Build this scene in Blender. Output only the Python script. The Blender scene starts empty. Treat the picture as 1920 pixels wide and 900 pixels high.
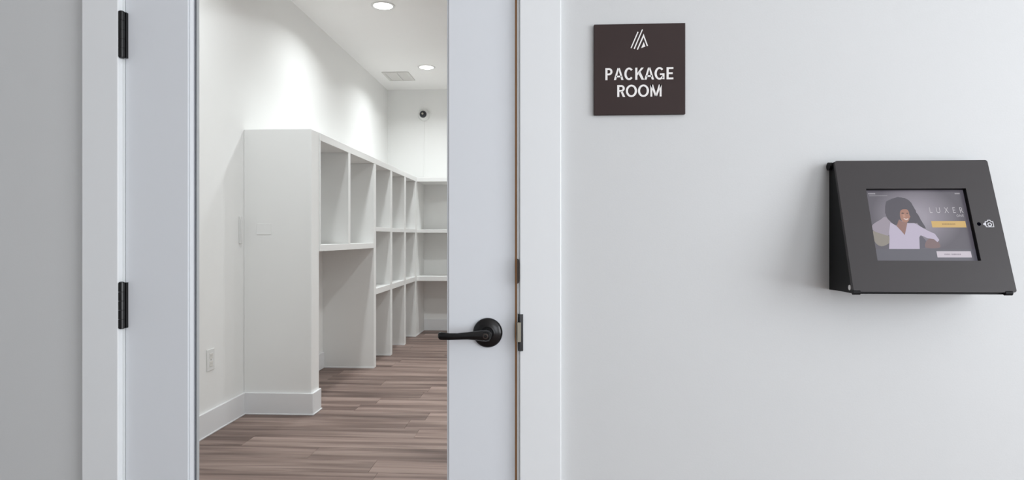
import bpy, bmesh, math, random
from mathutils import Vector, Matrix
random.seed(7)
scene = bpy.context.scene
COL = scene.collection

# ------------------------------------------------------------------ camera
cam_d = bpy.data.cameras.new('camera')
cam = bpy.data.objects.new('camera', cam_d); COL.objects.link(cam)
cam.location = (0.0, -1.45, 1.12)
cam.rotation_euler = (math.radians(90), 0, math.atan(65 / 1200))
cam_d.sensor_width = 36.0
cam_d.lens = 36.0 * 1200 / 1920
cam_d.shift_y = -5 / 1920
cam_d.clip_start = 0.02
scene.camera = cam

# ------------------------------------------------------------------ world, daylight, exposure
world = bpy.data.worlds.new('sky'); scene.world = world
world.use_nodes = True
bgn = world.node_tree.nodes['Background']
bgn.inputs[0].default_value = (0.80, 0.88, 1.0, 1); bgn.inputs[1].default_value = 1.2
vs = scene.view_settings
vs.view_transform = 'Standard'; vs.look = 'None'; vs.exposure = 0.0; vs.gamma = 1.0; vs.use_curve_mapping = False

def area_light(name, loc, rot, sx, sy, power, color, shape='RECTANGLE'):
    l = bpy.data.lights.new(name, 'AREA'); l.shape = shape; l.size = sx; l.size_y = sy
    l.energy = power; l.color = color
    o = bpy.data.objects.new(name, l); COL.objects.link(o)
    o.location = loc; o.rotation_euler = rot
    return o
# daylight coming in through the hall's two glazed openings (right end wall and the wall behind the camera)
DAY = (0.95, 0.968, 1.0)
day_right = area_light('daylight_right', (3.32, -2.15, 1.45), (0, math.radians(90), 0), 2.2, 2.5, 108, DAY)
day_back = area_light('daylight_back', (1.9, -4.32, 1.45), (math.radians(90), 0, 0), 1.8, 2.2, 42, DAY)
LAMP_W = 11.9
LAMP_C = (0.945, 0.975, 1.0)
scene.cycles.diffuse_bounces = 5

# ------------------------------------------------------------------ materials
def srgb(r, g, b):
    f = lambda c: (c / 255 / 12.92) if c / 255 <= 0.04045 else ((c / 255 + 0.055) / 1.055) ** 2.4
    return (f(r), f(g), f(b), 1)

def mat(name, color, rough=0.5, metal=0.0, bump=0.0, bscale=200.0, var=0.0, vscale=6.0, spec=0.5):
    m = bpy.data.materials.new(name); m.use_nodes = True
    nt = m.node_tree; b = nt.nodes['Principled BSDF']
    b.inputs['Base Color'].default_value = color
    b.inputs['Roughness'].default_value = rough
    b.inputs['Metallic'].default_value = metal
    b.inputs['Specular IOR Level'].default_value = spec
    if bump or var:
        tc = nt.nodes.new('ShaderNodeTexCoord')
    if bump:
        n = nt.nodes.new('ShaderNodeTexNoise'); n.inputs['Scale'].default_value = bscale
        nt.links.new(tc.outputs['Object'], n.inputs['Vector'])
        bp = nt.nodes.new('ShaderNodeBump'); bp.inputs['Strength'].default_value = bump; bp.inputs['Distance'].default_value = 0.002
        nt.links.new(n.outputs['Fac'], bp.inputs['Height']); nt.links.new(bp.outputs['Normal'], b.inputs['Normal'])
    if var:
        n2 = nt.nodes.new('ShaderNodeTexNoise'); n2.inputs['Scale'].default_value = vscale
        nt.links.new(tc.outputs['Object'], n2.inputs['Vector'])
        mr = nt.nodes.new('ShaderNodeMapRange'); mr.inputs[3].default_value = 1 - var; mr.inputs[4].default_value = 1 + var
        nt.links.new(n2.outputs['Fac'], mr.inputs[0])
        mx = nt.nodes.new('ShaderNodeMix'); mx.data_type = 'RGBA'; mx.blend_type = 'MULTIPLY'; mx.inputs[0].default_value = 1
        mx.inputs[6].default_value = color
        nt.links.new(mr.outputs[0], mx.inputs[7]); nt.links.new(mx.outputs[2], b.inputs['Base Color'])
    return m

def emit(name, color, strength=1.0):
    m = bpy.data.materials.new(name); m.use_nodes = True
    b = m.node_tree.nodes['Principled BSDF']
    b.inputs['Base Color'].default_value = (0.01, 0.01, 0.01, 1)
    b.inputs['Roughness'].default_value = 0.35
    b.inputs['Emission Color'].default_value = color
    b.inputs['Emission Strength'].default_value = strength
    return m

def wood_floor(name):
    m = bpy.data.materials.new(name); m.use_nodes = True
    nt = m.node_tree; L = nt.links; N = nt.nodes; b = N['Principled BSDF']
    b.inputs['Roughness'].default_value = 0.5; b.inputs['Specular IOR Level'].default_value = 0.3
    tc = N.new('ShaderNodeTexCoord'); oi = N.new('ShaderNodeObjectInfo')
    sh = N.new('ShaderNodeVectorMath'); sh.operation = 'SCALE'; sh.inputs['Scale'].default_value = 37.0
    cv = N.new('ShaderNodeCombineXYZ')
    L.new(oi.outputs['Random'], cv.inputs[0]); L.new(oi.outputs['Random'], cv.inputs[1]); L.new(oi.outputs['Random'], cv.inputs[2])
    L.new(cv.outputs[0], sh.inputs[0])
    def streak(sx, sy, detail, dist):
        mp = N.new('ShaderNodeMapping'); mp.inputs['Scale'].default_value = (sx, sy, 1)
        L.new(tc.outputs['Object'], mp.inputs['Vector'])
        ad = N.new('ShaderNodeVectorMath'); ad.operation = 'ADD'
        L.new(mp.outputs[0], ad.inputs[0]); L.new(sh.outputs[0], ad.inputs[1])
        n = N.new('ShaderNodeTexNoise'); n.inputs['Scale'].default_value = 1.0; n.inputs['Detail'].default_value = detail
        n.inputs['Distortion'].default_value = dist
        L.new(ad.outputs[0], n.inputs['Vector'])
        return n
    n1 = streak(1.1, 16, 4, 0.6); n2 = streak(2.5, 90, 3, 0.2); n3 = streak(0.5, 5, 2, 0.3)
    cr = N.new('ShaderNodeValToRGB'); e = cr.color_ramp.elements
    e[0].position = 0.30; e[0].color = srgb(92, 75, 69)
    e[1].position = 0.66; e[1].color = srgb(150, 131, 122)
    c = e.new(0.46); c.color = srgb(122, 103, 95)
    L.new(n1.outputs['Fac'], cr.inputs['Fac'])
    def mul(src, node, lo, hi, out='Fac'):
        mr = N.new('ShaderNodeMapRange'); mr.inputs[3].default_value = lo; mr.inputs[4].default_value = hi
        if out == 'Fac': mr.inputs[1].default_value = 0.25; mr.inputs[2].default_value = 0.75
        L.new(node.outputs[out], mr.inputs[0])
        mx = N.new('ShaderNodeMix'); mx.data_type = 'RGBA'; mx.blend_type = 'MULTIPLY'; mx.inputs[0].default_value = 1
        L.new(src, mx.inputs[6]); L.new(mr.outputs[0], mx.inputs[7])
        return mx.outputs[2]
    s = mul(cr.outputs['Color'], n2, 0.86, 1.12)
    s = mul(s, n3, 0.88, 1.12)
    s = mul(s, oi, 0.90, 1.10, 'Random')
    L.new(s, b.inputs['Base Color'])
    bp = N.new('ShaderNodeBump'); bp.inputs['Strength'].default_value = 0.15; bp.inputs['Distance'].default_value = 0.001
    L.new(n2.outputs['Fac'], bp.inputs['Height']); L.new(bp.outputs['Normal'], b.inputs['Normal'])
    return m

def glass_mat(name):
    m = bpy.data.materials.new(name); m.use_nodes = True
    nt = m.node_tree; N = nt.nodes; L = nt.links
    N.remove(N['Principled BSDF']); out = N['Material Output']
    t = N.new('ShaderNodeBsdfTransparent'); t.inputs[0].default_value = (0.975, 0.985, 0.985, 1)
    g = N.new('ShaderNodeBsdfGlossy'); g.inputs['Roughness'].default_value = 0.01
    fr = N.new('ShaderNodeFresnel'); fr.inputs['IOR'].default_value = 1.22
    mx = N.new('ShaderNodeMixShader')
    L.new(fr.outputs[0], mx.inputs[0]); L.new(t.outputs[0], mx.inputs[1]); L.new(g.outputs[0], mx.inputs[2])
    L.new(mx.outputs[0], out.inputs['Surface'])
    return m

def screen_mat(name):
    """the tablet's picture background: a grey studio backdrop with a soft lighter centre"""
    m = bpy.data.materials.new(name); m.use_nodes = True
    nt = m.node_tree; N = nt.nodes; L = nt.links; b = N['Principled BSDF']
    b.inputs['Base Color'].default_value = (0.01, 0.01, 0.01, 1); b.inputs['Roughness'].default_value = 0.3
    tc = N.new('ShaderNodeTexCoord'); mp = N.new('ShaderNodeMapping')
    mp.inputs['Location'].default_value = (-0.155 * 11, 0.125 * 13, 0); mp.inputs['Scale'].default_value = (11, 13, 0)
    L.new(tc.outputs['Object'], mp.inputs['Vector'])
    gr = N.new('ShaderNodeTexGradient'); gr.gradient_type = 'SPHERICAL'; L.new(mp.outputs[0], gr.inputs[0])
    cr = N.new('ShaderNodeValToRGB'); e = cr.color_ramp.elements
    e[0].position = 0.0; e[0].color = srgb(86, 82, 92)
    e[1].position = 0.8; e[1].color = srgb(152, 146, 158)
    L.new(gr.outputs['Fac'], cr.inputs['Fac']); L.new(cr.outputs[0], b.inputs['Emission Color'])
    b.inputs['Emission Strength'].default_value = 0.9
    return m

M = {}
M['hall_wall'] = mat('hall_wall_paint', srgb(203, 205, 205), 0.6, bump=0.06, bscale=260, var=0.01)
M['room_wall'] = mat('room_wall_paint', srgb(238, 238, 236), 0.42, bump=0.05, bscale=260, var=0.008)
M['ceiling'] = mat('ceiling_paint', srgb(243, 242, 240), 0.8, bump=0.05, bscale=220)
M['trim'] = mat('trim_paint', srgb(226, 229, 230), 0.35, bump=0.02, bscale=90)
M['door'] = mat('door_paint', srgb(217, 221, 225), 0.4, bump=0.03, bscale=120)
M['shelf'] = mat('shelf_paint', srgb(236, 236, 234), 0.45, bump=0.02, bscale=150)
M['base'] = mat('baseboard_paint', srgb(230, 230, 231), 0.4)
M['white_plastic'] = mat('white_plastic', srgb(226, 226, 224), 0.35)
M['ivory'] = mat('ivory_plate', srgb(222, 220, 214), 0.5)
M['black_metal'] = mat('black_metal', srgb(12, 11, 12), 0.24, metal=0.0, spec=0.42)
M['bronze_dark'] = mat('dark_bronze', srgb(70, 62, 58), 0.4, metal=0.6)
M['nickel'] = mat('brushed_nickel', srgb(170, 166, 152), 0.35, metal=0.7)
M['edge_wood'] = mat('raw_door_edge_wood', srgb(182, 136, 92), 0.6, var=0.15, vscale=30)
M['gasket'] = mat('grey_gasket', srgb(150, 152, 158), 0.7)
M['sign'] = mat('sign_brown', srgb(60, 50, 49), 0.55, bump=0.03, bscale=500, var=0.04, vscale=15, spec=0.12)
M['sign_white'] = mat('sign_white', srgb(232, 230, 228), 0.5)
M['kiosk'] = mat('kiosk_powdercoat', srgb(55, 52, 53), 0.40, metal=0.0, bump=0.05, bscale=900, spec=0.3)
M['kiosk_black'] = mat('kiosk_black', srgb(11, 11, 13), 0.5, bump=0.04, bscale=900, spec=0.2)
M['icon'] = mat('icon_print', srgb(205, 205, 210), 0.5)
M['lens'] = mat('camera_lens_black', srgb(26, 28, 38), 0.12)
M['hole'] = mat('black_hole', (0.002, 0.002, 0.004, 1), 0.9, spec=0.0)
M['wood'] = wood_floor('grey_brown_plank')
M['subfloor'] = mat('subfloor', srgb(70, 60, 54), 0.9)
M['glass'] = glass_mat('clear_glass')
M['lamp'] = emit('lamp_diffuser_glow', (1.0, 0.98, 0.95, 1), 12.0)
M['vent'] = mat('vent_enamel', srgb(214, 212, 208), 0.5)
M['vent_dark'] = mat('vent_duct', srgb(188, 186, 182), 0.8)

# ------------------------------------------------------------------ helpers
def wloc(o):
    v = Vector((0, 0, 0))
    while o is not None:
        v += o.location; o = o.parent
    return v

def finish(name, bm, material, parent=None, smooth=False, origin=None):
    """bm is in world coordinates; the object's origin goes to `origin` (or its parent's origin)"""
    me = bpy.data.meshes.new(name)
    base = wloc(parent) if parent is not None else Vector((0, 0, 0))
    o0 = Vector(origin) if origin is not None else base
    bmesh.ops.translate(bm, verts=bm.verts, vec=-o0)
    bm.normal_update(); bm.to_mesh(me); bm.free()
    if smooth:
        for p in me.polygons: p.use_smooth = True
        try: me.set_sharp_from_angle(angle=math.radians(40))
        except Exception: pass
    me.materials.append(M[material] if isinstance(material, str) else material)
    o = bpy.data.objects.new(name, me); COL.objects.link(o)
    o.parent = parent; o.location = o0 - base
    return o

def tag(o, label, cat=None, group=None, kind=None):
    o['label'] = label
    if cat: o['category'] = cat
    if group: o['group'] = group
    if kind: o['kind'] = kind
    return o

def empty(name, loc):
    o = bpy.data.objects.new(name, None); COL.objects.link(o); o.location = loc
    o.empty_display_size = 0.05
    return o

def add_box(bm, lo, hi, bev=0.0, seg=1):
    lo, hi = Vector(lo), Vector(hi)
    t = bmesh.new()
    bmesh.ops.create_cube(t, size=1.0)
    for v in t.verts:
        v.co = Vector(((lo[i] + hi[i]) / 2 + v.co[i] * (hi[i] - lo[i])) for i in range(3))
    if bev > 0:
        bmesh.ops.bevel(t, geom=list(t.edges), offset=bev, segments=seg, affect='EDGES', profile=0.5)
    merge(bm, t)

def merge(bm, t):
    me = bpy.data.meshes.new('tmp'); t.to_mesh(me); t.free(); bm.from_mesh(me); bpy.data.meshes.remove(me)

def box(name, lo, hi, material, parent=None, bev=0.0, seg=1, origin=None):
    bm = bmesh.new(); add_box(bm, lo, hi, bev, seg)
    return finish(name, bm, material, parent, origin=origin)

def add_cyl(bm, a, b, r1, r2=None, n=32, caps=True):
    a, b = Vector(a), Vector(b); d = b - a
    t = bmesh.new()
    bmesh.ops.create_cone(t, cap_ends=caps, segments=n, radius1=r1, radius2=r1 if r2 is None else r2, depth=d.length)
    rot = Vector((0, 0, 1)).rotation_difference(d.normalized()).to_matrix().to_4x4()
    bmesh.ops.transform(t, matrix=Matrix.Translation((a + b) / 2) @ rot, verts=t.verts)
    merge(bm, t)

def add_lathe(bm, c, axis, prof, n=48):
    """prof: list of (radius, distance along axis)"""
    t = bmesh.new(); rings = []
    for r, h in prof:
        if r < 1e-6: rings.append([t.verts.new((0, 0, h))])
        else: rings.append([t.verts.new((r * math.cos(2 * math.pi * i / n), r * math.sin(2 * math.pi * i / n), h)) for i in range(n)])
    for A, B in zip(rings, rings[1:]):
        for i in range(n):
            j = (i + 1) % n
            if len(A) == 1 and len(B) == 1: continue
            if len(A) == 1: t.faces.new((A[0], B[i], B[j]))
            elif len(B) == 1: t.faces.new((A[i], B[0], A[j]))
            else: t.faces.new((A[i], B[i], B[j], A[j]))
    bmesh.ops.recalc_face_normals(t, faces=t.faces)
    rot = Vector((0, 0, 1)).rotation_difference(Vector(axis).normalized()).to_matrix().to_4x4()
    bmesh.ops.transform(t, matrix=Matrix.Translation(Vector(c)) @ rot, verts=t.verts)
    merge(bm, t)

def add_prism(bm, pts, f0, f1):
    """pts 2D polygon; f0/f1 map (a,b) to 3D for the two ends"""
    t = bmesh.new()
    A = [t.verts.new(f0(*p)) for p in pts]; B = [t.verts.new(f1(*p)) for p in pts]
    t.faces.new(A); t.faces.new(B[::-1]); n = len(pts)
    for i in range(n):
        j = (i + 1) % n; t.faces.new((A[i], B[i], B[j], A[j]))
    bmesh.ops.recalc_face_normals(t, faces=t.faces)
    merge(bm, t)

def text_bm(s, bold=0.0, depth=0.0, spacing=1.0):
    cu = bpy.data.curves.new('t', 'FONT'); cu.body = s; cu.offset = bold; cu.extrude = depth; cu.space_character = spacing
    cu.resolution_u = 4
    ob = bpy.data.objects.new('t', cu); COL.objects.link(ob)
    bpy.context.view_layer.update()
    me = bpy.data.meshes.new_from_object(ob.evaluated_get(bpy.context.evaluated_depsgraph_get()))
    bm = bmesh.new(); bm.from_mesh(me)
    bpy.data.objects.remove(ob); bpy.data.curves.remove(cu); bpy.data.meshes.remove(me)
    xs = [v.co.x for v in bm.verts]; ys = [v.co.y for v in bm.verts]
    x0, x1, y0, y1 = min(xs), max(xs), min(ys), max(ys)
    for v in bm.verts:
        v.co.x = (v.co.x - x0) / (x1 - x0); v.co.y = (v.co.y - y0) / (y1 - y0)
    return bm

# ================================================================== STRUCTURE
CEIL = 2.90
XL, XR, YB = -1.92, 2.10, 6.19            # package room: left wall, right wall, far wall
OX0, OX1, OZ = -1.003, -0.050, 2.47       # rough opening in the door wall
WT = 0.135

def struct(name, boxes, material, label, cat, bev=0.0, parent=None):
    bm = bmesh.new()
    for lo, hi in boxes: add_box(bm, lo, hi, bev)
    o = finish(name, bm, material, parent, origin=None)
    tag(o, label, cat, kind='structure')
    return o

# floor of the room: planks laid across the room on a subfloor
floor = struct('floor', [((XL - .1, -0.031, -0.10), (XR + .1, YB + .1, -0.014))], 'subfloor',
               'grey-brown wood plank floor of the package room', 'floor')
ROW, PL = 0.1763, 1.22
ends = {9: -0.85, 12: -0.741, 14: -0.744, 16: -1.151, 19: -1.257}
mesh_cache = {}
def plank_mesh(L, Wd):
    key = (round(L, 3), round(Wd, 3))
    if key not in mesh_cache:
        bm = bmesh.new(); add_box(bm, (-L / 2, -Wd / 2, -0.0135), (L / 2, Wd / 2, 0.0), 0.0011)
        me = bpy.data.meshes.new('plank'); bm.normal_update(); bm.to_mesh(me); bm.free()
        me.materials.append(M['wood']); mesh_cache[key] = me
    return mesh_cache[key]
r = 0
while -0.031 + r * ROW < YB - 0.005:
    y0 = -0.031 + r * ROW; y1 = min(y0 + ROW, YB)
    e0 = ends.get(r, XL + ((r * 0.437 + 0.21 * (r % 3)) % 1.0) * PL)
    x = e0 - math.ceil((e0 - XL) / PL) * PL
    while x < XR - 0.01:
        a, b = max(x, XL), min(x + PL, XR)
        if b - a > 0.02:
            o = bpy.data.objects.new('plank', plank_mesh(b - a - 0.0006, y1 - y0 - 0.0006)); COL.objects.link(o)
            o.parent = floor; o.location = ((a + b) / 2, (y0 + y1) / 2, 0)
        x += PL
    r += 1
struct('floor_hall', [((-2.9, -4.3, -0.10), (3.3, -0.0315, 0.0))], 'wood', 'wood floor of the hall in front of the door', 'floor')
struct('ceiling', [((XL - .1, WT, CEIL), (XR + .1, YB + .1, CEIL + .1))], 'ceiling', 'plain white ceiling of the package room', 'ceiling')
struct('ceiling_hall', [((-2.9, -4.3, CEIL), (3.3, 0.0, CEIL + .1))], 'ceiling', 'plain white ceiling of the hall', 'ceiling')

# door wall: hall side and room side painted alike
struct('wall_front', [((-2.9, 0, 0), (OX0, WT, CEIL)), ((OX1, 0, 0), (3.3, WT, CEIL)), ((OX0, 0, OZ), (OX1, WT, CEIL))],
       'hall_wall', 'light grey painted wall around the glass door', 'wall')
struct('wall_left', [((XL - .12, WT, 0), (XL, YB + .12, CEIL))], 'room_wall', 'white painted wall behind the cubby shelves', 'wall')
struct('wall_back', [((XL, YB, 0), (XR, YB + .12, CEIL))], 'room_wall', 'white far wall under the security camera', 'wall')
struct('wall_right', [((XR, WT, 0), (XR + .12, YB + .12, CEIL))], 'room_wall', 'white right wall of the package room', 'wall')
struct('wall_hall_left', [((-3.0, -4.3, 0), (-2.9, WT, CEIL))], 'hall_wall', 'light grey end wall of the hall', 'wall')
HW = [(-3.30, -1.0), (0.30, 2.60)]
struct('wall_hall_right', [((3.3, -4.4, 0), (3.4, -3.4, CEIL)), ((3.3, -0.9, 0), (3.4, WT, CEIL)), ((3.3, -3.4, 0), (3.4, -0.9, .3)), ((3.3, -3.4, 2.6), (3.4, -0.9, CEIL))],
       'hall_wall', 'light grey hall wall with a large window opening', 'wall')
struct('wall_hall_back', [((-3.0, -4.4, 0), (0.9, -4.3, CEIL)), ((2.9, -4.4, 0), (3.3, -4.3, CEIL)), ((0.9, -4.4, 0), (2.9, -4.3, .3)), ((0.9, -4.4, 2.6), (2.9, -4.3, CEIL))],
       'hall_wall', 'light grey wall opposite the glass door', 'wall')
def window(name, lo, hi, axis, label, lamp):
    w = empty(name, ((lo[0] + hi[0]) / 2, (lo[1] + hi[1]) / 2, lo[2])); tag(w, label, 'window', kind='structure')
    t = 0.05
    if axis == 'x':
        for a, b in ((lo[1], lo[1] + t), (hi[1] - t, hi[1]), ((lo[1] + hi[1]) / 2 - t / 2, (lo[1] + hi[1]) / 2 + t / 2)):
            box('window_mullion', (lo[0], a, lo[2]), (hi[0], b, hi[2]), 'black_metal', w)
    else:
        for a, b in ((lo[0], lo[0] + t), (hi[0] - t, hi[0]), ((lo[0] + hi[0]) / 2 - t / 2, (lo[0] + hi[0]) / 2 + t / 2)):
            box('window_mullion', (a, lo[1], lo[2]), (b, hi[1], hi[2]), 'black_metal', w)
    loc = lamp.location.copy(); lamp.parent = w; lamp.location = loc - w.location
window('window_1', (3.34, -3.4, .3), (3.38, -0.9, 2.6), 'x', 'black framed window at the end of the hall', day_right)
window('window_2', (0.9, -4.38, .3), (2.9, -4.34, 2.6), 'y', 'black framed window opposite the glass door', day_back)

# stub wall that ends the shelving towards the door
struct('wall_partition', [((XL, 2.515, 0), (-1.482, 2.650, 1.806))], 'room_wall', 'low white partition wall ending the cubby shelves', 'wall', bev=0.004)

# baseboards (height 0.14, proud 15 mm, small top bevel)
def base_run(name, segs, label):
    bm = bmesh.new()
    for lo, hi in segs: add_box(bm, lo, hi, 0.003)
    o = finish(name, bm, 'base'); tag(o, label, 'baseboard', kind='structure'); return o
BH = 0.138
base_run('baseboard_left', [((XL, WT, 0), (XL + .015, 2.5, BH))], 'white baseboard along the wall under the outlet')
base_run('baseboard_partition', [((XL, 2.5, 0), (-1.467, 2.515, BH)), ((-1.482, 2.515, 0), (-1.467, 2.650, BH))], 'white baseboard wrapped round the partition wall')
base_run('baseboard_bay', [((XL, 2.650, 0), (XL + .015, 3.948, BH))], 'white baseboard inside the tall open bay')
base_run('baseboard_back', [((-1.473, YB - .015, 0), (XR, YB, BH))], 'white baseboard along the far wall')
base_run('baseboard_right', [((XR - .015, WT, 0), (XR, 5.74, BH))], 'white baseboard along the right wall of the room')
base_run('baseboard_hall', [((-2.9, -.015, 0), (-1.081, 0, BH)), ((.033, -.015, 0), (3.3, 0, BH))], 'white baseboard along the hall wall')

base_run('baseboard_shoe', [((XL + .015, WT, 0), (XL + .020, 2.495, .010)), ((XL + .015, 2.495, 0), (-1.462, 2.5, .010)), ((-1.467, 2.5, 0), (-1.462, 2.655, .010))], 'thin white caulk line at the foot of the baseboards')

# ------------------------------------------------------------------ door frame: casings and jambs
CT = 0.018
def casing(name, lo, hi, label):
    o = box(name, lo, hi, 'trim', None, 0.0022, 2); tag(o, label, 'door casing', kind='structure'); return o
casing('trim_1', (-1.080, -CT, 0), (-0.9925, 0.0, 2.56), 'white flat door casing on the hinge side')
casing('trim_2', (-0.0605, -CT, 0), (0.0325, 0.0, 2.56), 'white flat door casing on the latch side')
casing('trim_3', (-0.9925, -CT, 2.468), (-0.0605, 0.0, 2.56), 'white flat door casing above the glass door')
fr = empty('trim_4', (-0.527, 0.06, 0)); tag(fr, 'white door jambs and stops around the glass door', 'door frame', kind='structure')
box('jamb', (OX0, 0.0, 0), (-0.9875, WT, 2.462), 'trim', fr)
box('jamb', (-0.0666, 0.0, 0), (OX1, WT, 2.462), 'trim', fr)
box('jamb_edge', (-0.0666, -0.011, 0), (-0.0608, 0.0, 2.468), 'trim', fr, 0.0008)
box('jamb', (OX0, 0.0, 2.450), (OX1, WT, 2.47), 'trim', fr)
box('door_stop', (-0.9875, 0.049, 0), (-0.976, 0.085, 2.450), 'trim', fr)
box('door_stop', (-0.0775, 0.049, 0), (-0.0666, 0.085, 2.450), 'trim', fr)
box('door_stop', (-0.976, 0.049, 2.437), (-0.0775, 0.085, 2.450), 'trim', fr)
# strike plate with curved lip
bm = bmesh.new()
prof = [(-0.0655, 0.004), (-0.0640, -0.0185), (-0.0600, -0.0235), (-0.0525, -0.0215), (-0.0525, -0.0188), (-0.0590, -0.0205), (-0.0617, -0.0180), (-0.0630, 0.004)]
add_prism(bm, prof, lambda a, b: (a, b, 0.866), lambda a, b: (a, b, 0.948))
sp = finish('strike_plate', bm, 'black_metal', fr); sp['label'] = 'black strike plate with curved lip'
bm = bmesh.new()
pr2 = [(-0.0660, 1.016), (-0.0625, 1.018), (-0.0612, 1.026), (-0.0612, 1.062), (-0.0625, 1.070), (-0.0660, 1.072)]
add_prism(bm, pr2, lambda a, b: (a, 0.002, b), lambda a, b: (a, -0.0195, b))
sp2 = finish('strike_plate', bm, 'bronze_dark', fr); sp2['label'] = 'dark bronze upper strike plate'

# ------------------------------------------------------------------ glass door
DX0, DX1, DT, DH = -0.9865, -0.0715, 0.0445, 2.445
SX0, SX1 = -0.835, -0.2235
RZ0, RZ1 = 0.27, 2.28
door = empty('door_1', (DX0, 0.0, 0.0)); tag(door, 'white framed door with one large clear glass pane', 'door', kind='structure')
box('stile', (DX0, 0.0, 0.008), (SX0, DT, DH), 'door', door, 0.0015, 2)
box('stile', (SX1, 0.0, 0.008), (DX1, DT, DH), 'door', door, 0.0015, 2)
box('rail', (SX0, 0.0, 0.008), (SX1, DT, RZ0), 'door', door, 0.0012)
box('rail', (SX0, 0.0, RZ1), (SX1, DT, DH), 'door', door, 0.0012)
e = box('edge_lipping', (DX1, 0.0006, 0.008), (DX1 + 0.0042, DT - .0006, DH), 'edge_wood', door); e['label'] = 'raw brown wood edge of the door'
# glazing beads, front and back, around the pane
GY = 0.0222
def bead(y0, y1, w, material):
    box('glazing_bead', (SX0, y0, RZ0), (SX0 + w, y1, RZ1), material, door, 0.0008)
    box('glazing_bead', (SX1 - w, y0, RZ0), (SX1, y1, RZ1), material, door, 0.0008)
    box('glazing_bead', (SX0 + w, y0, RZ0), (SX1 - w, y1, RZ0 + w), material, door, 0.0008)
    box('glazing_bead', (SX0 + w, y0, RZ1 - w), (SX1 - w, y1, RZ1), material, door, 0.0008)
bead(0.0030, GY - 0.0045, 0.0040, 'door')
bead(GY + 0.0045, DT - 0.003, 0.0040, 'door')
bm = bmesh.new()
for x0, x1 in ((SX0, SX0 + .0055), (SX1 - .0055, SX1)): add_box(bm, (x0, GY - .0044, RZ0), (x1, GY - .0031, RZ1))
for x0, x1 in ((SX0, SX0 + .0055), (SX1 - .0055, SX1)): add_box(bm, (x0, GY + .0031, RZ0), (x1, GY + .0044, RZ1))
finish('gasket', bm, 'gasket', door)
box('glass_pane', (SX0 + .0005, GY - .003, RZ0 + .0005), (SX1 - .0005, GY + .003, RZ1 - .0005), 'glass', door)

# hinges: knuckled barrel with two leaves
for zc in (0.331, 0.9615, 1.592, 2.223):
    h = empty('hinge', (-0.9865, -0.010, zc)); h.parent = door; h.location = Vector((-0.9865, -0.010, zc)) - door.location
    h['label'] = 'black butt hinge'
    cx, cy, hh = -0.9880, -0.0115, 0.053
    for k in range(5):
        z0 = zc - hh + k * (2 * hh / 5)
        bm = bmesh.new(); add_cyl(bm, (cx, cy, z0 + .0004), (cx, cy, z0 + 2 * hh / 5 - .0004), 0.0072, n=24)
        finish('knuckle', bm, 'black_metal', h, smooth=True)
    bm = bmesh.new()
    add_lathe(bm, (cx, cy, zc + hh), (0, 0, 1), [(0.006, -.001), (0.006, .0008), (0.0035, .0022), (0, .0026)], 20)
    add_lathe(bm, (cx, cy, zc - hh), (0, 0, -1), [(0.006, -.001), (0.006, .0008), (0.0035, .0022), (0, .0026)], 20)
    finish('hinge_pin', bm, 'black_metal', h, smooth=True)
    box('leaf', (cx + .003, cy + .004, zc - hh), (cx + .0085, 0.0012, zc + hh), 'black_metal', h)
    box('leaf', (cx - .0040, cy + .004, zc - hh), (cx - .0012, 0.0012, zc + hh), 'black_metal', h)

# lever handle
LX, LZ = -0.1335, 0.9035
lv = empty('lever_handle', (0, 0, 0)); lv.parent = door; lv.location = Vector((LX, 0, LZ)) - door.location
lv['label'] = 'black lever handle on round rose'
bm = bmesh.new()
add_lathe(bm, (LX, 0.0, LZ), (0, -1, 0), [(0.0335, 0.0), (0.0335, 0.003), (0.0325, 0.0055), (0.029, 0.0080), (0.022, 0.0105), (0.0165, 0.012), (0.0150, 0.013), (0.0, 0.013)], 64)
finish('rose', bm, 'black_metal', lv, smooth=True)
bm = bmesh.new()
add_lathe(bm, (LX, -0.012, LZ), (0, -1, 0), [(0.0150, 0.0), (0.0145, 0.004), (0.0115, 0.009), (0.0105, 0.018), (0.0118, 0.026), (0.0125, 0.030), (0.0120, 0.040), (0.0095, 0.043), (0.0, 0.044)], 40)
finish('neck', bm, 'black_metal', lv, smooth=True)
# swept lever arm: elliptical sections along a gently dipping path
path = [(0.008, 0, .0115, .0085), (-0.006, 0.000, .0122, .0088), (-0.020, 0.0004, .0105, .0078), (-0.040, 0.0000, .0082, .0066), (-0.062, -0.0012, .0074, .0060),
        (-0.080, -0.0018, .0076, .0062), (-0.094, -0.0014, .0084, .0068), (-0.1005, -0.0010, .0086, .0070), (-0.1040, -0.0008, .0072, .0060), (-0.1058, -0.0007, .0040, .0034)]
bm = bmesh.new(); rings = []
for dx, dz, rz, ry in path:
    yy = -0.0475 - 0.006 * min(1, max(0, -dx / .06)) + 0.006 * max(0, (-dx - .075) / .03)
    rings.append([bm.verts.new((LX + dx, yy + ry * math.cos(2 * math.pi * i / 20), LZ + dz + rz * math.sin(2 * math.pi * i / 20))) for i in range(20)])
for A, B in zip(rings, rings[1:]):
    for i in range(20): bm.faces.new((A[i], A[(i + 1) % 20], B[(i + 1) % 20], B[i]))
bm.faces.new(rings[0][::-1]); bm.faces.new(rings[-1]); bmesh.ops.recalc_face_normals(bm, faces=bm.faces)
finish('lever', bm, 'black_metal', lv, smooth=True)
bm = bmesh.new(); add_lathe(bm, (LX, -0.0555, LZ), (0, -1, 0), [(0.0062, 0), (0.0062, .0012), (0.0040, .0016), (0.0036, .0006), (0, .0006)], 24)
finish('lock_cylinder', bm, 'bronze_dark', lv, smooth=True)
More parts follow.
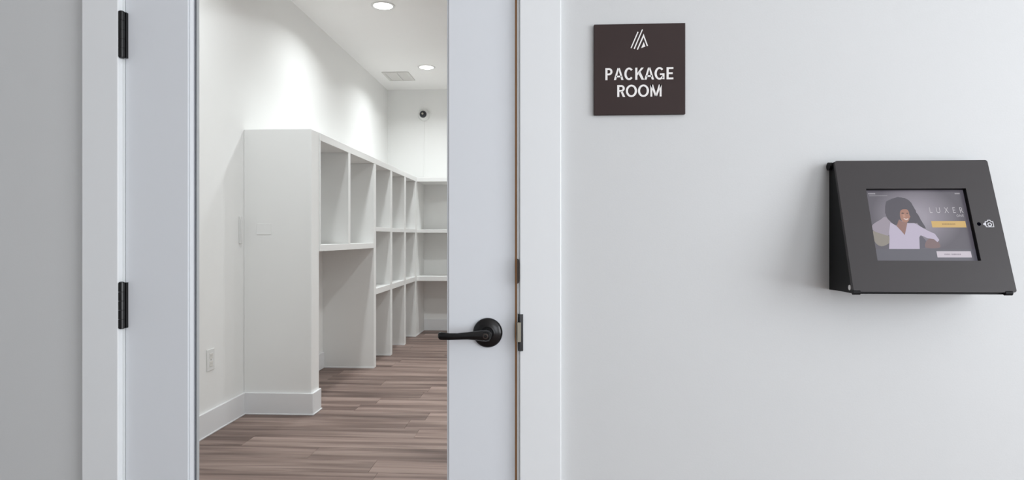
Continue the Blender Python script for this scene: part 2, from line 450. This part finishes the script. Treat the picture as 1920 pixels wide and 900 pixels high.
# inside lever rose on the room side
bm = bmesh.new(); add_lathe(bm, (LX, DT, LZ), (0, 1, 0), [(0.0335, 0.0), (0.0325, 0.0055), (0.022, 0.0105), (0.0150, 0.013), (0.0115, .03), (.0115, .05), (0.0, 0.05)], 40)
finish('inner_rose', bm, 'black_metal', lv, smooth=True)
# latch: edge plate and bolt
bm = bmesh.new()
add_prism(bm, [(-0.0672, -0.0150), (-0.0590, -0.0205), (-0.0572, -0.0242), (-0.0650, -0.0245), (-0.0680, -0.0200)],
          lambda a, b: (a, b, 0.8865), lambda a, b: (a, b, 0.9300))
# bolt body tied back into the door edge
add_box(bm, (-0.0680, -0.0170, 0.8880), (-0.0662, 0.012, 0.9285))
lb = finish('latch_bolt', bm, 'nickel', door); lb['label'] = 'silver latch bolt'

# ================================================================== SHELVING
FX = -1.475                                # front plane of the left-hand units
G = 'built-in white package shelving'
def pbox(name, lo, hi, parent, bev=0.0015): return box(name, lo, hi, 'shelf', parent, bev)
TZ0, TZ1 = 1.752, 1.802
g = 0.0005
u1 = empty('package_shelf', (FX, 3.3, 0)); tag(u1, 'white shelving with two tall cubbies above an open floor-height bay', 'shelving', G)
pbox('top_panel', (XL, 2.6505, TZ0), (FX, 4.020, TZ1), u1)
pbox('side_panel', (XL, 3.950, 0), (FX, 4.020, TZ0 - g), u1)
pbox('shelf', (XL, 2.6505, 1.028), (FX, 3.950 - g, 1.072), u1)
pbox('divider', (XL, 3.245, 1.072 + g), (FX, 3.297, TZ0 - g), u1)
pbox('side_panel', (XL, 2.6505, 1.072 + g), (FX, 2.662, TZ0 - g), u1, 0.001)
u2 = empty('package_shelf', (FX, 4.9, 0)); tag(u2, 'white shelving with three columns of cubbies reaching the far corner', 'shelving', G)
pbox('top_panel', (XL, 4.0205, TZ0), (FX, YB - g, TZ1), u2)
ds = [(4.540, 4.605), (5.130, 5.196), (5.690, 5.768)]
for a, b in ds: pbox('divider', (XL, a, 0), (FX, b, TZ0 - g), u2)
ys = [(4.0205, ds[0][0] - g), (ds[0][1] + g, ds[1][0] - g), (ds[1][1] + g, ds[2][0] - g)]
for z0, z1 in ((1.172, 1.210), (0.625, 0.676)):
    for a, b in ys: pbox('shelf', (XL, a, z0), (FX - .001, b, z1), u2)
pbox('end_panel', (FX - .03, ds[2][1] + g, 0), (FX, YB - g, TZ0 - g), u2)
bm = bmesh.new()
for a, b in ys: add_box(bm, (XL + .0005, a + .0005, 0), (XL + .015, b - .0005, BH), 0.002)
finish('baseboard_strip', bm, 'base', u2)
# floor caulk lines at the foot of the panels
for uu, ya in ((u1, 3.950), (u2, ds[0][0]), (u2, ds[1][0]), (u2, ds[2][0])):
    box('caulk_strip', (XL + .016, ya - .005, 0), (FX, ya, .010), 'base', uu, 0.0008)
box('caulk_strip', (FX, ds[2][0], 0), (FX + .004, YB - .016, .010), 'base', u2, 0.0008)
u3 = empty('package_shelf', (-0.2, 5.75, 0)); tag(u3, 'white three-tier shelving along the far wall below the security camera', 'shelving', G)
Y3 = 5.750
for z0, z1 in ((TZ0, TZ1), (1.172, 1.210), (0.625, 0.676)):
    pbox('shelf', (FX + g, Y3, z0), (XR - g, YB - g, z1), u3)
for xd in (-0.10, 0.95):
    for z0, z1 in ((0.0, .625), (.676, 1.172), (1.210, TZ0)):
        pbox('divider', (xd, Y3 + .004, z0 + (0 if z0 == 0 else g)), (xd + .06, YB - .016 if z0 == 0 else YB - g, z1 - g), u3)

# ================================================================== ROOM FITTINGS
def downlight(x, y, label):
    t = empty('downlight', (x, y, CEIL)); tag(t, label, 'ceiling light', 'recessed ceiling lights')
    bm = bmesh.new()
    add_lathe(bm, (x, y, CEIL), (0, 0, -1), [(0.092, 0.0), (0.092, 0.003), (0.088, 0.006), (0.078, 0.006), (0.072, 0.0045), (0.072, 0.0)], 48)
    finish('trim_ring', bm, 'white_plastic', t, smooth=True)
    bm = bmesh.new(); add_lathe(bm, (x, y, CEIL), (0, 0, -1), [(0.0715, 0.0), (0.0715, 0.0036), (0.0, 0.0042)], 48)
    finish('diffuser', bm, 'lamp', t, smooth=True)
    l = area_light('lamp', (0, 0, -0.009), (0, 0, 0), 0.14, 0.14, LAMP_W, LAMP_C, 'DISK'); l.parent = t; l.data.spread = math.radians(146)
    return t
downlight(-1.255, 3.405, 'round recessed ceiling light nearer the door, large at the top of the doorway')
downlight(-1.255, 5.185, 'round recessed ceiling light at the far end, beside the ceiling vent')
downlight(-1.255, 1.625, 'round recessed ceiling light just inside the door')
for yy, w in ((1.625, 'just inside the door'), (3.405, 'midway down the room'), (5.185, 'near the far wall')):
    downlight(0.08, yy, 'round recessed ceiling light in the middle row, ' + w)
    downlight(1.41, yy, 'round recessed ceiling light in the right-hand row, ' + w)

# ceiling vent with two louvre fields
vt = empty('ceiling_vent', (-1.63, 5.535, CEIL)); tag(vt, 'white rectangular ceiling vent with two louvre fields', 'vent')
vx0, vx1, vy0, vy1 = -1.775, -1.485, 5.35, 5.72
for lo, hi in (((vx0, vy0), (vx1, vy0 + .03)), ((vx0, vy1 - .03), (vx1, vy1)), ((vx0, vy0 + .03), (vx0 + .03, vy1 - .03)), ((vx1 - .03, vy0 + .03), (vx1, vy1 - .03)), ((-1.645, vy0 + .03), (-1.615, vy1 - .03))):
    box('frame', (lo[0], lo[1], CEIL - .010), (hi[0], hi[1], CEIL), 'vent', vt, 0.002)
box('duct', (vx0 + .03, vy0 + .03, CEIL - .001), (vx1 - .03, vy1 - .03, CEIL), 'vent_dark', vt)
for x0, x1 in ((vx0 + .032, -1.647), (-1.613, vx1 - .032)):
    for k in range(9):
        yk = vy0 + .045 + k * 0.0345
        bm = bmesh.new()
        add_prism(bm, [(yk - .010, CEIL - .0015), (yk - .009, CEIL - .001), (yk + .011, CEIL - .008), (yk + .010, CEIL - .0088)], lambda a, b: (x0, a, b), lambda a, b: (x1, a, b))
        finish('slat', bm, 'vent', vt)

# security camera on the far wall with cable cover
sc = empty('security_camera', (-1.475, YB, 2.59)); tag(sc, 'small white turret security camera with black eye on the far wall', 'camera')
bm = bmesh.new(); add_lathe(bm, (-1.475, YB, 2.59), (0, -1, 0), [(0.070, 0), (0.070, .018), (0.067, .030), (0.061, .040), (0.052, .046), (0.0, .046)], 40)
finish('housing', bm, 'white_plastic', sc, smooth=True)
bm = bmesh.new(); add_lathe(bm, (-1.478, YB - .028, 2.594), (0, -1, 0), [(0.043, 0.008), (0.043, .018), (0.041, .028), (0.034, .041), (0.021, .051), (0.0, .056)], 40)
finish('eyeball', bm, 'lens', sc, smooth=True)
bm = bmesh.new(); add_lathe(bm, (-1.478, YB - .086, 2.594), (0, -1, 0), [(0.012, -.004), (0.012, .001), (0.008, .002), (0.007, .001), (0, .001)], 24)
finish('lens', bm, 'nickel', sc, smooth=True)
cc = box('cable_cover', (-1.482, YB - .008, TZ1), (-1.468, YB, 2.522), 'room_wall', None, 0.001); tag(cc, 'thin white cable cover running down from the security camera', 'cable cover')
bm = bmesh.new(); add_box(bm, (-1.50, YB - .045, TZ1), (-1.455, YB - .020, TZ1 + .014), .004)
ck = finish('cable_clip', bm, 'ivory', None); tag(ck, 'tiny white clip on top of the corner shelf under the cable', 'clip')

# outlet on the left wall
ot = empty('wall_outlet', (XL, 2.106, 0.36)); tag(ot, 'white duplex outlet low on the wall, just above the baseboard', 'outlet')
box('cover_plate', (XL, 2.066, 0.360), (XL + .006, 2.148, 0.482), 'white_plastic', ot, 0.0025, 2)
for zc in (0.398, 0.444):
    s = box('socket', (XL + .006, 2.090, zc - .015), (XL + .0085, 2.124, zc + .015), 'ivory', ot, 0.0012)
    for dy in (-.007, .006): box('slot', (XL + .0085, 2.107 + dy, zc - .004), (XL + .0088, 2.1085 + dy, zc + .006), 'gasket', s)
bm = bmesh.new(); add_cyl(bm, (XL + .006, 2.107, .421), (XL + .0075, 2.107, .421), .003, n=16); finish('screw', bm, 'nickel', ot)
# slim white sensor near the partition corner
sn = empty('wall_sensor', (XL, 2.462, 1.08)); tag(sn, 'slim upright white sensor on the wall in the partition corner', 'sensor')
box('body', (XL, 2.448, 1.080), (XL + .010, 2.478, 1.252), 'white_plastic', sn, 0.003, 2)
box('cover', (XL + .010, 2.453, 1.10), (XL + .013, 2.473, 1.232), 'white_plastic', sn, 0.001)
# blank cover plate on the partition end
bp_ = empty('blank_plate', (-1.788, 2.515, 1.137)); tag(bp_, 'small blank cover plate on the side of the partition wall', 'cover plate')
box('plate', (-1.834, 2.5125, 1.137), (-1.742, 2.515, 1.206), 'room_wall', bp_, 0.001)
for sx in (-1.815, -1.761):
    bm = bmesh.new(); add_cyl(bm, (sx, 2.5125, 1.1715), (sx, 2.5119, 1.1715), .003, n=16); finish('screw', bm, 'room_wall', bp_)

# ================================================================== SIGN
sg = empty('room_sign', (0.207, 0.0, 1.394)); tag(sg, 'square dark brown sign reading package room', 'sign')
box('panel', (0.106, -0.008, 1.394), (0.308, 0.0, 1.597), 'sign', sg, 0.0008)
SC = Vector((0.207, -0.008, 1.4955))
# condensed grotesque capitals drawn from strokes; each glyph is a list of polygons in cap-height units
def arc(cx, cy, rx, ry, tx, ty, a0, a1, n=14):
    o_ = []
    for i in range(n):
        a, b = (math.radians(a0 + (a1 - a0) * k / n) for k in (i, i + 1))
        o_.append([(cx + rx * math.cos(a), cy + ry * math.sin(a)), (cx + rx * math.cos(b), cy + ry * math.sin(b)),
                   (cx + (rx - tx) * math.cos(b), cy + (ry - ty) * math.sin(b)), (cx + (rx - tx) * math.cos(a), cy + (ry - ty) * math.sin(a))])
    return o_
def rc(x0, y0, x1, y1): return [(x0, y0), (x1, y0), (x1, y1), (x0, y1)]
T, H_ = 0.175, 0.15
def glyph(c, w):
    if c == 'E': return [rc(0, 0, T, 1), rc(T, 0, w, H_), rc(T, .43, w * .9, .43 + H_), rc(T, 1 - H_, w, 1)]
    if c in 'PR':
        y0 = .40 if c == 'P' else .43
        ry = (1 - y0) / 2; rx = .30
        g_ = [rc(0, 0, T, 1), rc(T, 1 - H_, w - rx, 1), rc(T, y0, w - rx, y0 + H_)] + arc(w - rx, (1 + y0) / 2, rx, ry, T, H_, -90, 90)
        if c == 'R': g_.append([(w * .42, y0 + .05), (w * .42 + T * 1.05, y0 + .05), (w + .04, 0), (w + .04 - T * 1.15, 0)])
        return g_
    if c == 'A':
        m = w / 2; q = T * 1.08
        return [[(0, 0), (q, 0), (m + .035, 1), (m - q / 2, 1)], [(w - q, 0), (w, 0), (m + q / 2, 1), (m - .035, 1)], rc(w * .22, .22, w * .78, .22 + H_ * .93)]
    if c == 'O': return arc(w / 2, .5, w / 2, .52, T * 1.05, H_, 0, 360, 36)
    if c in 'CG':
        g_ = arc(w / 2, .5, w / 2, .52, T * 1.05, H_, 42, 318 if c == 'C' else 325, 30)
        if c == 'G': g_ += [rc(w - T, .02, w, .50), rc(w * .54, .50 - H_ * .9, w - T, .50)]
        return g_
    if c == 'K': return [rc(0, 0, T, 1), [(T, .34), (T, .56), (w - .22, 1), (w - .01, 1)], [(w * .36, .53), (w * .36 + T * .95, .67), (w + .02, 0), (w + .02 - T * 1.2, 0)]]
    if c == 'M':
        m = w / 2
        return [rc(0, 0, T * .9, 1), rc(w - T * .9, 0, w, 1), [(0, 1), (T * 1.3, 1), (m + .07, 0), (m - .07, 0)], [(w - T * 1.3, 1), (w, 1), (m + .07, 0), (m - .07, 0)]]
def sign_text(spec, x0, z0, h):
    for c, ox, w in spec:
        bm = bmesh.new()
        for poly in glyph(c, w):
            add_prism(bm, poly, lambda a, b: (x0 + (ox + a) * h, -0.0080, z0 + b * h), lambda a, b: (x0 + (ox + a) * h, -0.0086, z0 + b * h))
        finish('letter', bm, 'sign_white', sg)
sign_text([('P', 0, .59), ('A', .70, .80), ('C', 1.57, .78), ('K', 2.47, .71), ('A', 3.22, .80), ('G', 4.06, .82), ('E', 5.05, .56)], 0.1312, 1.4718, 0.0268)
sign_text([('R', 0, .63), ('O', .72, .93), ('O', 1.73, .92), ('M', 2.77, .93)], 0.1575, 1.4338, 0.0265)
for poly in ([(-0.0200, 0.0474), (-0.0178, 0.0465), (-0.0022, 0.0826), (-0.0046, 0.0836)],
             [(-0.0132, 0.0457), (-0.0106, 0.0448), (0.0076, 0.0884), (0.0048, 0.0876)],
             [(-0.0062, 0.0434), (0.0088, 0.0787), (0.0187, 0.0513), (0.0160, 0.0508), (0.0088, 0.0708), (-0.0032, 0.0437)],
             [(0.0035, 0.0467), (0.0127, 0.0502), (0.0092, 0.0602)]):
    bm = bmesh.new()
    add_prism(bm, poly, lambda a, b: (SC.x + a, -0.0080, SC.z + b), lambda a, b: (SC.x + a, -0.0088, SC.z + b))
    finish('emblem', bm, 'sign_white', sg)

# ================================================================== TABLET KIOSK
KX0, KX1 = 0.6205, 0.9375
PW, PH = KX1 - KX0, 0.2884
PT = Vector((KX0, -0.033, 1.285))                         # top-left of the sloping plate
DN = Vector((0, -0.087, -0.275)).normalized()             # down the plate
NR = Vector((0, -0.275, 0.087)).normalized()              # out of the plate
def K(u, v, w=0.0):                                       # millimetres on the plate -> world
    return PT + Vector((u / 1000, 0, 0)) + DN * (v / 1000) + NR * (w / 1000)
kk = empty('tablet_kiosk', (0.779, 0.0, 1.005)); tag(kk, 'dark grey sloping wall kiosk holding a lit tablet', 'kiosk')
# body: side cheeks, top, bottom, back
def cheek(x0, x1):
    bm = bmesh.new()
    prof = [(0, 1.281), (-0.030, 1.284), K(0, 286, -5)[1:], (-0.112, 1.0075), (0, 1.0045)]
    prof = [tuple(p) for p in prof]
    add_prism(bm, prof, lambda a, b: (x0, a, b), lambda a, b: (x1, a, b))
    return finish('side_cheek', bm, 'kiosk_black', kk)
cheek(KX0 + .003, KX0 + .006); cheek(KX1 - .006, KX1 - .003)
box('back_plate', (KX0 + .006, -0.003, 1.0060), (KX1 - .006, 0.0, 1.2805), 'kiosk_black', kk)
box('bottom_panel', (KX0 + .006, -0.112, 1.0050), (KX1 - .006, -0.0031, 1.0080), 'kiosk_black', kk)
# front plate with rounded corners and the screen opening
OU0, OU1, OV0, OV1 = 56.5, 261.0, 64.5, 223.0
def rrect(u0, v0, u1, v1, r, n=5):
    pts = []
    for cu, cv, a0 in ((u1 - r, v0 + r, -90), (u1 - r, v1 - r, 0), (u0 + r, v1 - r, 90), (u0 + r, v0 + r, 180)):
        for i in range(n + 1):
            a = math.radians(a0 + 90 * i / n); pts.append((cu + r * math.cos(a), cv + r * math.sin(a)))
    return pts
def plate_with_hole(outer, inner, w0, w1):
    bm = bmesh.new(); n = len(outer)
    R = [[bm.verts.new(K(u, v, w)) for u, v in ring] for ring, w in ((outer, w1), (inner, w1), (inner, w0), (outer, w0))]
    for a in range(4):
        A, B = R[a], R[(a + 1) % 4]
        for i in range(n):
            j = (i + 1) % n; bm.faces.new((A[i], A[j], B[j], B[i]))
    bmesh.ops.recalc_face_normals(bm, faces=bm.faces)
    return bm
W_ = PW * 1000
out_ = rrect(0, 0, W_, 288.4, 5); in_ = rrect(OU0, OV0, OU1, OV1, 1.2)
finish('front_plate', plate_with_hole(out_, in_, -2.5, 0.0), 'kiosk', kk)
# folded flange of the plate down its left and right edges
for u0, u1 in ((0.0, 2.0), (W_ - 2.0, W_)):
    bm = bmesh.new()
    add_prism(bm, [(4, -2.5), (4, -7), (285, -9.5), (285, -2.5)], lambda a, b: K(u0, a, b), lambda a, b: K(u1, a, b))
    finish('flange', bm, 'kiosk', kk)
bm = bmesh.new(); add_prism(bm, [(0.2, -1.5), (0.2, -6), (2.4, -6), (2.4, -1.5)], lambda a, b: K(4, a, b), lambda a, b: K(W_ - 4, a, b))
add_box(bm, (KX0 + .006, -0.0315, 1.2795), (KX1 - .006, 0, 1.2825))
finish('top_panel', bm, 'kiosk', kk)
# black bezel lining the opening
b_in = rrect(OU0 + 2.0, OV0 + 2.0, OU1 - 1.0, OV1 - 0.8, 0.8)
finish('bezel', plate_with_hole(rrect(OU0 - 6, OV0 - 6, OU1 + 6, OV1 + 6, 2), rrect(OU0 + .2, OV0 + .2, OU1 - .2, OV1 - .2, 1.0), -10.2, -2.55), 'kiosk_black', kk)
# tablet screen: origin at plate corner so its local frame is (u, -v)
rotm = Matrix((Vector((1, 0, 0)), -DN, NR)).transposed()
def flat(name, pts, w, material, parent, rot_origin=False):
    bm = bmesh.new(); bm.faces.new([bm.verts.new((u / 1000, -v / 1000, 0)) for u, v in pts])
    bm.normal_update()
    if bm.faces[:][0].normal.z < 0: bmesh.ops.reverse_faces(bm, faces=bm.faces)
    me = bpy.data.meshes.new(name); bm.to_mesh(me); bm.free()
    me.materials.append(material)
    o = bpy.data.objects.new(name, me); COL.objects.link(o)
    o.parent = parent
    if parent is kk:
        o.location = (PT + NR * (w / 1000)) - kk.location; o.rotation_euler = rotm.to_euler()
    else:
        o.location = (0, 0, w / 1000)
    return o
# tablet slab and its screen
bm = bmesh.new(); add_prism(bm, rrect(OU0 - 8, OV0 - 8, OU1 + 8, OV1 + 8, 6), lambda a, b: K(a, b, -16), lambda a, b: K(a, b, -10.3))
finish('tablet', bm, 'kiosk_black', kk)
scr = flat('screen', [(OU0 - .2, OV0 - .2), (OU1 + .2, OV0 - .2), (OU1 + .2, OV1 + .2), (OU0 - .2, OV1 + .2)], -10.15, screen_mat('screen_backdrop'), kk)
scr['label'] = 'lit tablet screen showing a smiling person in a white blouse'
SE = 0.9
def E_(n, r_, g_, b_): return emit('print_' + n, srgb(r_, g_, b_), SE)
prints = [
 ('cushion_print', [(62.2, 156.2), (80.9, 158.2), (92.9, 168.0), (91.6, 181.5), (74.3, 189.3), (62.3, 179.6)], .05, (138, 131, 122)),
 ('sleeve_print', [(91.5, 124.7), (100.5, 136.6), (94.4, 164.1), (78.5, 162.1), (62.5, 154.3), (63.3, 142.5), (81.5, 130.6)], .06, (152, 143, 155)),
 ('hair_print', None, .08, (70, 66, 77)),
 ('neck_print', [(118.6, 130.7), (126.0, 135.7), (134.8, 137.0), (133.0, 144.5), (125.3, 164.5), (119.0, 156.3), (111.9, 144.5)], .10, (140, 104, 95)),
 ('shade_print', [(154.2, 166.0), (160.2, 168.0), (165.7, 177.6), (161.2, 193.0), (150.2, 195.0)], .10, (86, 83, 96)),
 ('hand_print', [(165.3, 179.6), (173.6, 172.8), (182.4, 173.8), (190.3, 179.6), (190.7, 192.1), (163.2, 192.1)], .11, (120, 97, 98)),
 ('blouse_print', [(100.5, 136.6), (111.0, 144.5), (118.4, 154.3), (125.2, 165.0), (134.5, 138.6), (149.0, 138.6), (160.3, 146.5), (173.1, 155.3), (186.2, 162.1), (192.8, 175.7), (188.3, 180.5), (182.4, 173.8), (170.2, 171.8), (157.1, 165.0), (153.6, 169.9), (150.2, 195.0), (88.6, 195.0), (92.9, 173.8), (94.4, 158.2)], .12, (186, 177, 197)),
 ('face_print', [(124.2, 112.9), (127, 109.6), (130.5, 107.9), (137.8, 107.9), (140.2, 110), (141.5, 112.9), (142.0, 120.8), (143.2, 124.6), (141.4, 126.6), (139.4, 131.2), (135.9, 135.7), (131.2, 137.0), (126.9, 135.7), (123.2, 130.7), (122.3, 122.8)], .13, (164, 118, 100)),
 ('cheek_print', [(128, 120), (132, 119), (133, 124), (129, 126)], .15, (180, 135, 115)),
 ('smile_print', [(128.7, 127.4), (133.4, 129.0), (138.4, 128.0), (136.0, 131.3), (131.4, 131.3)], .15, (215, 195, 190)),
 ('eye_print', [(125.5, 116.6), (128.4, 115.1), (131.8, 116.7), (128.6, 117.9)], .15, (78, 56, 52)),
 ('eye_print', [(135.8, 116.6), (138.2, 115.5), (140.2, 116.9), (137.6, 117.9)], .15, (78, 56, 52)),
 ('bar_print', [(56.5, 195.0), (261.0, 195.0), (261.0, 223.0), (56.5, 223.0)], .16, (87, 86, 96)),
 ('gold_button', [(183.6, 134.2), (252.4, 134.2), (252.4, 148.3), (183.6, 148.3)], .20, (206, 170, 98)),
 ('white_button', [(182.6, 199.9), (250.8, 199.9), (250.8, 213.3), (182.6, 213.3)], .20, (200, 192, 202)),
 ('line_print', [(65.5, 76.6), (103.4, 76.6), (103.4, 77.3), (65.5, 77.3)], .20, (165, 162, 168)),
]
hair = [(93.3, 112.8), (98.5, 90.8), (108.5, 85.7), (122.1, 80.7), (134.7, 81.8), (146.5, 87.9), (152.0, 99.0), (156.6, 114.9), (162.9, 130.8), (170.4, 150.4), (163.5, 148.5), (154.4, 138.6), (140.0, 138.6), (133.1, 136.7), (119.5, 130.7), (110.1, 144.5), (100.8, 134.6), (95.1, 124.7)]
hp = []
for i, p in enumerate(hair):                      # curly, bumpy outline
    q = hair[(i + 1) % len(hair)]
    for k in range(4):
        t_ = k / 4; n_ = Vector((q[1] - p[1], -(q[0] - p[0]))).normalized()
        amp = (0.0 if k == 0 else 1.3) * random.uniform(0.2, 1.0)
        hp.append((p[0] + (q[0] - p[0]) * t_ + n_.x * amp, p[1] + (q[1] - p[1]) * t_ + n_.y * amp))
def smooth(pts, n=5):
    o_ = []
    for i in range(len(pts)):
        p0, p1, p2, p3 = (Vector(pts[(i + k - 1) % len(pts)]) for k in range(4))
        for k in range(n):
            t_ = k / n
            q = 0.5 * ((2 * p1) + (p2 - p0) * t_ + (2 * p0 - 5 * p1 + 4 * p2 - p3) * t_ ** 2 + (3 * p1 - p0 - 3 * p2 + p3) * t_ ** 3)
            o_.append((q.x, q.y))
    return o_
for nme, pts, w, c in prints:
    if pts is not None and nme in ('cushion_print', 'sleeve_print', 'hand_print', 'face_print', 'cheek_print', 'smile_print', 'eye_print'): pts = smooth(pts)
    o = flat(nme, hp if pts is None else pts, w, E_(nme, *c), scr)
# title lettering and illegible small print on the screen
def screen_text(s, u0, u1, v0, v1, mt, bold=0.0, spacing=1.0):
    bm = text_bm(s, bold, 0.0, spacing)
    for v in bm.verts:
        v.co = Vector(((u0 + v.co.x * (u1 - u0)) / 1000, -(v1 - v.co.y * (v1 - v0)) / 1000, 0))
    me = bpy.data.meshes.new('lettering'); bm.to_mesh(me); bm.free(); me.materials.append(mt)
    o = bpy.data.objects.new('lettering', me); COL.objects.link(o); o.parent = scr; o.location = (0, 0, .0002)
ttl = E_('title', 196, 192, 198)
screen_text('LUXER', 184.7, 252.5, 103.6, 116.2, ttl, -0.012, 2.1)
screen_text('ONE', 237.2, 251.5, 119.8, 124.8, ttl, 0.0, 1.3)
def small_print(u0, u1, v0, v1, col):
    mt = E_('small', *col); u = u0
    while u < u1 - .5:
        w = min(random.uniform(1.2, 2.2), u1 - u)
        flat('small_print', [(u, v0), (u + w, v0), (u + w, v1), (u, v1)], .24, mt, scr); u += w + .6
small_print(204.8, 231, 139.6, 142.4, (152, 122, 70))
small_print(197.5, 209, 205.2, 208.0, (142, 134, 146)); small_print(211.5, 230, 205.2, 208.0, (142, 134, 146))
small_print(64.9, 79, 71.0, 73.6, (172, 168, 174)); small_print(242.5, 253.5, 71.4, 74.0, (172, 168, 174))
# camera hole and camera pictogram with arrow on the plate
bm = bmesh.new(); add_cyl(bm, K(272, 144.2, -.5), K(272, 144.2, .15), 0.0040, n=24); finish('camera_hole', bm, 'hole', kk)
def print_on_plate(name, polys):
    bm = bmesh.new()
    for p in polys: add_prism(bm, p, lambda a, b: K(a, b, -.1), lambda a, b: K(a, b, .25))
    return finish(name, bm, 'icon', kk)
def ring(cu, cv, r0, r1, n=20):
    o_ = []
    for i in range(n):
        a, b = 2 * math.pi * i / n, 2 * math.pi * (i + 1) / n
        o_.append([(cu + r0 * math.cos(a), cv + r0 * math.sin(a)), (cu + r1 * math.cos(a), cv + r1 * math.sin(a)), (cu + r1 * math.cos(b), cv + r1 * math.sin(b)), (cu + r0 * math.cos(b), cv + r0 * math.sin(b))])
    return o_
cu0, cu1, cv0, cv1, th_ = 284.5, 301.0, 138.2, 151.2, 1.5
print_on_plate('camera_icon', [
    [(cu0, cv0), (289, cv0), (289, cv0 + th_), (cu0, cv0 + th_)], [(297, cv0), (cu1, cv0), (cu1, cv0 + th_), (297, cv0 + th_)],
    [(cu0, cv1 - th_), (cu1, cv1 - th_), (cu1, cv1), (cu0, cv1)], [(cu1 - th_, cv0), (cu1, cv0), (cu1, cv1), (cu1 - th_, cv1)], [(cu0, cv0), (cu0 + th_, cv0), (cu0 + th_, cv1), (cu0, cv1)],
    [(288.2, cv0 + th_), (290.2, 135.2), (295.8, 135.2), (297.8, cv0 + th_), (296.2, cv0 + th_), (294.9, 136.6), (291.1, 136.6), (289.8, cv0 + th_)],
] + ring(293, 145.2, 2.5, 4.3))
print_on_plate('arrow_icon', [[(279.6, 144.4), (284.3, 140.6), (284.3, 148.2)]])
# fittings: pivot lug at top left, white screw on the cheek, feet at the lower corners
for x0, x1 in ((KX0 - .0035, KX0 + .004), (KX1 - .004, KX1 + .0015)):
    bm = bmesh.new(); add_cyl(bm, (x0, -0.009, 1.2755), (x1, -0.009, 1.2755), 0.0088, n=28)
    finish('pivot_lug', bm, 'kiosk_black', kk, smooth=True)
bm = bmesh.new(); add_lathe(bm, (KX0 + .003, -0.0960, 1.0165), (-1, 0, 0), [(0.0056, 0), (0.0054, .001), (0.003, .0018), (0, .002)], 24)
s = finish('screw', bm, 'white_plastic', kk, smooth=True); s['label'] = 'white screw cap'
for xa in (KX0 - .001, KX1 - .022):
    bm = bmesh.new(); add_cyl(bm, (xa, -0.1165, 1.0085), (xa + .014, -0.1165, 1.0085), 0.0050, n=20)
    finish('foot', bm, 'kiosk_black', kk, smooth=True)
bm = bmesh.new(); add_cyl(bm, (0.767, -0.012, 1.281), (0.767, -0.012, 1.2868), 0.004, n=16); finish('lock_pin', bm, 'nickel', kk)
